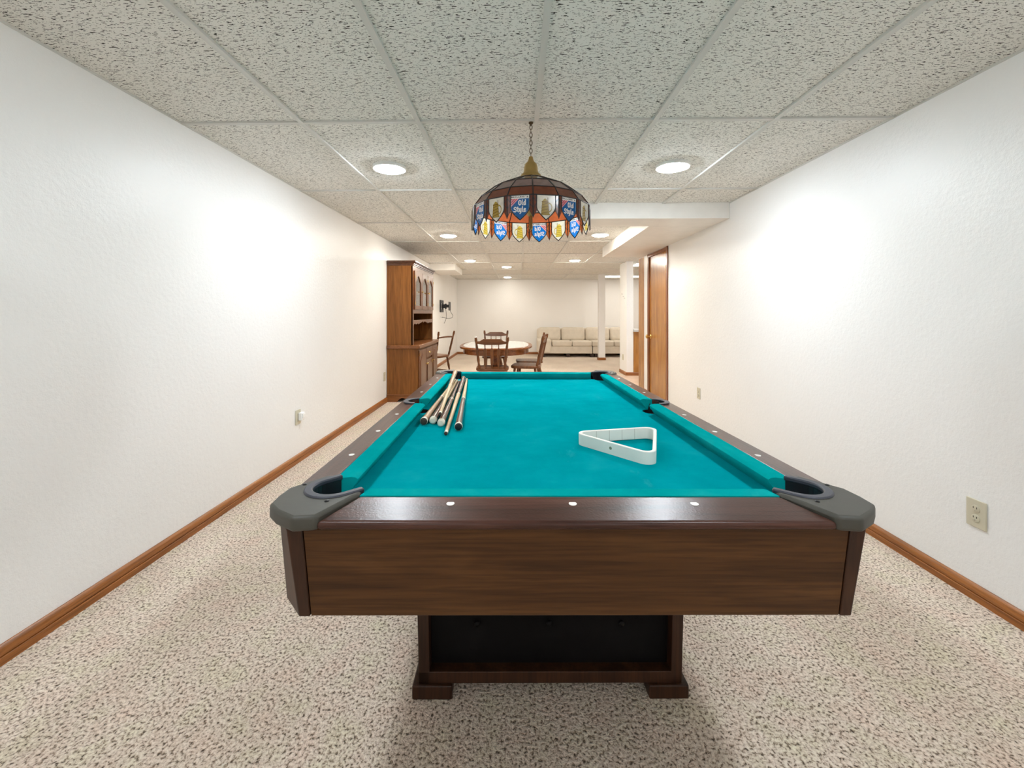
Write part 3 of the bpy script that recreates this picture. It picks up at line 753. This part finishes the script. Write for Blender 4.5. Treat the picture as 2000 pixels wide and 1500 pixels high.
for i in range(3):
    W3 = (HY1 - HY0 - .10) / 3
    a = HY0 + .05 + i * W3 + .004; b = a + W3 - .008; z0, z1 = 1.245, 1.775; x0, x1 = ux1 + .002, ux1 + .022; s_ = .055
    arch = [(a + s_, z1), (b - s_, z1), (b - s_, z1 - .15)] + [(b - s_ - (b - a - 2 * s_) * q / 12, z1 - .15 + .09 * math.sin(PI * q / 12) ** 1.7) for q in range(1, 12)] + [(a + s_, z1 - .15)]
    d = MB().box(x0, x1, a, a + s_, z0, z1).box(x0, x1, b - s_, b, z0, z1).box(x0, x1, a + s_, b - s_, z0, z0 + s_).prism(arch[::-1], x0, x1, 'x').build('glass_door', M['hutchf'], hut, bevel=.003)
    MB().box(x0 + .006, x0 + .009, a + s_ - .006, b - s_ + .006, z0 + s_ - .006, z1 - .05).build('pane', M['glass'], d, smooth=0)
    ky = b - .026 if i != 2 else a + .026
    MB(Matrix.Translation((x1, ky, 1.50)) @ Matrix.Rotation(PI / 2, 4, 'Y')).lathe([(.006, 0), (.006, .012), (.013, .018), (.009, .026)], 14).build('knob', M['gold'], d)
    for z in (1.33, 1.69):
        MB().tube([(x1, (a if i == 0 else b), z - .02), (x1, (a if i == 0 else b), z + .02)], .005).build('hinge', M['gold'], d)
# crown moulding stepping outwards
cr = MB()
for z0, z1, e in ((1.835, 1.855, .008), (1.855, 1.872, .018), (1.872, 1.884, .026), (1.884, 1.905, .040)):
    cr.box(hx0, ux1 + e, HY0 - e * .35, HY1 + e * .6, z0, z1)
cr.build('crown_moulding', M['crown'], hut, bevel=.004)

# ------------------------------------------------------------------ dining chairs
def turned(p0, p1, r, kinds=(1, .8, 1.15, .75, 1.2, .9, .7), n=10):
    p0, p1 = Vector(p0), Vector(p1); k = len(kinds)
    pts = [p0.lerp(p1, i / (k - 1)) for i in range(k)]
    return pts, [r * q for q in kinds]
def make_chair(label, style='arrow'):
    t = thing('dining_chair', label, 'chair', (0, 0, 0), 0, 'dark wood dining chairs')
    # saddle seat, rounded plan, front towards +y
    pts = [(.22 * math.copysign(abs(math.cos(q)) ** .45, math.cos(q)) * (1.0 + .06 * math.sin(q)), .205 * math.copysign(abs(math.sin(q)) ** .5, math.sin(q))) for q in [2 * PI * i / 36 for i in range(36)]]
    MB().prism(pts, .432, .470).build('seat', M['chairx'], t, bevel=.012, seg=3)
    for sx in (-1, 1):
        for sy in (-1, 1):
            p, r = turned((sx * .155, sy * .14, .435), (sx * .205, sy * .20, 0), .019)
            MB().tube(p, r, 12).build('leg', M['chair'], t)
    s = MB()
    for sx in (-1, 1): s.tube(*turned((sx * .183, -.168, .19), (sx * .183, .168, .19), .011, (.8, 1.2, 1, 1.2, .8)), 8)
    s.tube(*turned((-.183, 0, .19), (.183, 0, .19), .011, (.8, 1.2, 1, 1.2, .8)), 8)
    s.build('stretcher', M['chair'], t)
    tilt = -.095
    for sx in (-1, 1):
        p, r = turned((sx * .165, -.165, .455), (sx * .208, -.165 + tilt, .885), .0165, (.95, 1.1, .8, 1.15, 1.0, 1.1, .95, 1.0, .8, 1.15, .9))
        MB().tube(p, r, 12).build('back_post', M['chair'], t)
    if style == 'arrow':
        ztop, zb = .862, .785
        prof = [(-.195, zb + .012), (-.08, zb), (.08, zb), (.195, zb + .012), (.197, ztop - .032), (.160, ztop - .030), (.128, ztop - .012), (.108, ztop), (-.108, ztop), (-.128, ztop - .012), (-.160, ztop - .030), (-.197, ztop - .032)]
        y_at = lambda z: -.165 + tilt * (z - .455) / .43
        m = MB(); lo = [(x, y_at(z) - .010 - .022 * (1 - (x / .2) ** 2), z) for x, z in prof]; hi = [(x, y + .018, z) for x, y, z in lo]
        m.hexa(lo, hi).build('crest_rail', M['chairx'], t, bevel=.004)
        for x in (-.105, -.035, .035, .105)[0:4] if False else (-.085, 0, .085):
            pr = [(x - .006, .79), (x - .006, .745), (x - .021, .715), (x - .019, .545), (x - .006, .47), (x + .006, .47), (x + .019, .545), (x + .021, .715), (x + .006, .745), (x + .006, .79)]
            lo = [(a * (1 + .12 * (z - .46)), y_at(z) - .018, z) for a, z in pr]; hi = [(a, y + .012, z) for a, y, z in lo]
            MB().hexa(lo, hi).build('spindle', M['chair'], t, bevel=.002)
    else:
        MB().tube([(-.196, -.24, .782), (-.1, -.262, .79), (0, -.27, .793), (.1, -.262, .79), (.196, -.24, .782)], .012, 8, flat=(.8, 1.2)).build('crest_rail', M['chair'], t)
    return t
ch = make_chair('dining chair at the near end of the tiled table, back to the camera')
ch.location = (-.330, 5.72, 0); ch.rotation_euler = (0, 0, .02)
G = 'dark wood dining chairs'
dup(ch, (-.375, 7.32, 0), (0, 0, PI), 'dining chair at the far end of the tiled table, facing the camera')
dup(ch, (.135, 6.02, 0), (0, 0, PI / 2 - .16), 'nearer of two dining chairs along the right side of the tiled table')
dup(ch, (.19, 6.60, 0), (0, 0, PI / 2 + .05), 'farther of two dining chairs on the right side, mostly behind its neighbour')
c2 = make_chair('dining chair with an open back of one thin rail, beside the hutch', 'open')
c2.location = (-1.43, 7.37, 0); c2.rotation_euler = (0, 0, math.atan2(.87, .5))

# ------------------------------------------------------------------ tiled dining table
tab = thing('dining_table', 'dining table with white tiled top and dark wooden edge', 'table', (-.312, 6.47, 0))
def oval(a, b, e=3.2, n=64):
    return [(a * math.copysign(abs(math.cos(q)) ** (2 / e), math.cos(q)), b * math.copysign(abs(math.sin(q)) ** (2 / e), math.sin(q))) for q in [2 * PI * i / n for i in range(n)]]
ZT = .722
MB().prism(oval(.54, .82, 2.7), ZT - .030, ZT - .001).build('edge_rim', M['tabw'], tab, bevel=.009, seg=3)
ti = oval(.485, .775, 2.7)
MB().prism(ti, ZT - .004, ZT + .002).build('tile_top', M['tabtile'], tab)
gr = MB()
for i in range(-5, 6):
    y = i * .14; hw = .485 * max(0, 1 - abs(y / .775) ** 2.7) ** (1 / 2.7); gr.box(-hw, hw, y - .003, y + .003, ZT + .0012, ZT + .0024)
for i in range(-3, 4):
    x = i * .14; hw = .775 * max(0, 1 - abs(x / .485) ** 2.7) ** (1 / 2.7); gr.box(x - .003, x + .003, -hw, hw, ZT + .0012, ZT + .0024)
gr.build('grout_lines', M['grout'], tab, smooth=0)
MB().prism(oval(.488, .76, 2.7), ZT - .105, ZT - .028).build('apron', M['tabw'], tab, bevel=.004)
for y in (-.32, .32):
    MB().lathe([(.05, ZT - .105), (.075, .55), (.06, .48), (.085, .38), (.06, .28), (.09, .2), (.07, .12)], 20, c=(0, y, 0)).build('pedestal', M['tabw'], tab)
    for sx in (-1, 1):
        MB().tube([(sx * .03, y, .17), (sx * .12, y, .13), (sx * .20, y, .05), (sx * .25, y, .022)], [.035, .034, .028, .022], 10).build('leg', M['tabw'], tab)
MB().box(-.03, .03, -.30, .30, .14, .19).build('stretcher', M['tabw'], tab, bevel=.006)

# ------------------------------------------------------------------ sectional sofa at the back wall
so = thing('sectional_sofa', 'cream sectional sofa along the back wall behind the slim column', 'sofa', (0, 0, 0))
def pillow(x0, x1, y0, y1, z0, z1, name, parent=so, b=.05, mid=.02):
    nx, ny, nz = 8, 3, 6; m = MB()
    m.box(x0, x1, y0, y1, z0, z1); o = m.build(name, M['sofa'], parent, bevel=b, seg=4, smooth=60); return o
SY = 11.50
pillow(.60, 2.05, SY + .03, 12.34, .10, .30, 'base_frame', b=.02)
pillow(2.065, 3.25, SY + .03, 12.34, .10, .30, 'base_frame', b=.02)
pillow(.58, 3.25, 12.14, 12.36, .12, .77, 'back_frame', b=.06)
am = MB(); prof = [(.565, .10), (.93, .10), (.93, .43), (.90, .475), (.84, .50), (.74, .505), (.62, .60), (.575, .66)]
pillow(.565, .945, SY, 12.30, .10, .49, 'arm', b=.06)
xs = [.96, 1.505, 2.045, 2.64, 3.24]
for i in range(4): pillow(xs[i], xs[i + 1] - .008, SY + .005, 12.1, .295, .445, 'seat_cushion', b=.04)
xb = [.60, 1.25, 1.93, 2.62, 3.24]
for i in range(4):
    o = pillow(xb[i] + .004, xb[i + 1] - .006, -.10, .10, -.19, .19, 'back_cushion', b=.08)
    o.location = (0, 12.06, .61); o.rotation_euler = (-.16, 0, 0)
for x in (.66, 1.35, 2.0, 2.12, 2.9):
    MB().box(x, x + .09, SY + .06, SY + .15, 0, .105).build('foot', M['sofadark'], so, bevel=.004)
    MB().box(x, x + .09, 12.2, 12.29, 0, .105).build('foot', M['sofadark'], so, bevel=.004)

# ------------------------------------------------------------------ bar counter beyond the pillar
bar = thing('bar_counter', 'wooden bar counter with grey top beside the white pillar', 'bar counter', (0, 0, 0))
MB().box(2.235, 3.6, 8.16, 8.66, 0, .84).build('front_panel', M['oak'], bar, bevel=.003)
MB().box(2.235, 3.65, 8.10, 8.70, .84, .885).build('counter_top', M['counter'], bar, bevel=.006)

# ------------------------------------------------------------------ wall fittings
def outlet(x, y, z, face, label, cat='wall outlet', w=.078, h=.117, dark=True):
    # face: +1 on the left wall (facing +x), -1 on the right wall
    t = thing('wall_outlet', label, cat, (x, y, z), 0 if face > 0 else PI, 'ivory duplex outlets')
    MB().box(0, .006, -w / 2, w / 2, -h / 2, h / 2).build('cover_plate', M['ivory'], t, bevel=.003)
    for s in (-1, 1):
        rc = MB(Matrix.Translation((.005, 0, s * .0195)) @ Matrix.Rotation(PI / 2, 4, 'Y'))
        rc.lathe([(.0165, 0), (.0165, .003), (.015, .004)], 20); r = rc.build('receptacle', M['ivory'], t)
        sl = MB()
        for yy in (-.0065, .0065): sl.box(.0085, .0095, yy - .0012, yy + .0012, s * .0195 + .001, s * .0195 + .009)
        sl.lathe([(.0025, 0), (.0025, .0002)], 8, c=(.009, 0, s * .0195 - .007))
        sl.build('slots', M['slot'], r, smooth=0)
    return t
o1 = outlet(XR, 1.795, .359, -1, 'large ivory outlet low on the right wall, closest to the camera')
outlet(XR, 4.488, .352, -1, 'small ivory outlet on the right wall between table and oak door')
outlet(XL, 3.36, .362, 1, 'ivory outlet low on the left wall behind the white plug')
outlet(XL, 5.575, .355, 1, 'ivory outlet on the left wall right beside the hutch')
outlet(2.10, 8.42, .33, -1, 'ivory outlet on the left face of the white pillar')
pg = thing('plug_adapter', 'white plug adapter in the left wall outlet', 'plug', (XL + .0095, 3.375, .365))
MB().box(0, .030, -.026, .026, -.030, .032).build('body', M['white'], pg, bevel=.006, seg=3)
MB().box(.028, .036, -.018, .018, -.012, .022).build('face', M['white'], pg, bevel=.003)
# television bracket with dangling cables
tv = thing('tv_wall_bracket', 'black television bracket with dangling cables on the left wall', 'wall mount', (XL, 9.8, 1.36))
MB().box(0, .02, -.21, -.12, -.14, .14).box(0, .02, .12, .21, -.14, .14).box(0, .016, -.2, .2, .075, .14).box(0, .016, -.2, .2, -.14, -.075).build('wall_plate', M['black'], tv, bevel=.003)
MB().box(.015, .12, -.02, .06, -.045, .045).tube([(.10, .02, -.06), (.10, .02, .06)], .022, 12).box(.10, .19, -.03, .05, -.03, .035).build('arm', M['black'], tv, bevel=.003)
MB().box(.185, .20, -.11, .13, -.10, .10).build('head_plate', M['black'], tv, bevel=.003)
MB().tube([(.10, .02, -.06), (.11, .03, -.17), (.115, .03, -.25), (.10, 0, -.33), (.07, -.03, -.40)], .0045, 8).build('cable', M['black'], tv)
MB().tube([(.19, .05, -.09), (.22, .06, -.15), (.26, .08, -.22), (.24, .08, -.27), (.16, .04, -.285), (.08, 0, -.27), (.02, -.02, -.26), (.004, -.02, -.255)], .0045, 8).build('cable', M['black'], tv)
for y, n_ in ((9.66, 'nearer'), (9.93, 'farther')):
    t = thing('cable_plate', n_ + ' white cable plate on the left wall under the black bracket', 'wall plate', (XL, y, 1.11), 0, 'white cable plates')
    MB().box(0, .007, -.04, .04, -.06, .06).build('cover', M['white'], t, bevel=.003)
    MB(Matrix.Translation((.006, 0, 0)) @ Matrix.Rotation(PI / 2, 4, 'Y')).lathe([(.008, 0), (.008, .006), (.004, .009)], 10).build('jack', M['steel'], t)
hk = [(8.28, 1.49), (8.36, 1.53), (8.47, 1.58)]
for (y, z), nm in zip(hk, ('lowest', 'middle', 'highest')):
    t = MB(Matrix.Translation((2.10, y, z)) @ Matrix.Rotation(-PI / 2, 4, 'Y')).lathe([(.006, 0), (.006, .004), (.003, .006), (.003, .016), (.006, .02)], 10).build('wall_hook', M['steel'])
    tag(t, nm + ' of three small hooks on the left face of the pillar', 'hook', 'small hooks on the pillar')

# ------------------------------------------------------------------ camera, world, view
cam = bpy.data.cameras.new('camera'); co = bpy.data.objects.new('camera', cam); C.objects.link(co)
co.location = (0, 0, 1.191); co.rotation_euler = (PI / 2, 0, .018)
cam.sensor_fit = 'HORIZONTAL'; cam.sensor_width = 36; cam.lens = 36 * 827.08 / 2000
cam.shift_x = (1000 - 994.78) / 2000; cam.shift_y = -(750 - 612.3) / 2000
cam.clip_start = .02
S.camera = co
wd = bpy.data.worlds.new('world'); S.world = wd; wd.use_nodes = True
wd.node_tree.nodes['Background'].inputs[0].default_value = (1, 1, 1, 1); wd.node_tree.nodes['Background'].inputs[1].default_value = .3
S.view_settings.view_transform = 'Standard'; S.view_settings.look = 'None'; S.view_settings.gamma = 1; S.view_settings.use_curve_mapping = False
S.view_settings.exposure = 1.5
S.cycles.use_denoising = True
S.cycles.max_bounces = 16; S.cycles.diffuse_bounces = 10; S.cycles.transmission_bounces = 8
S.cycles.sample_clamp_indirect = 6
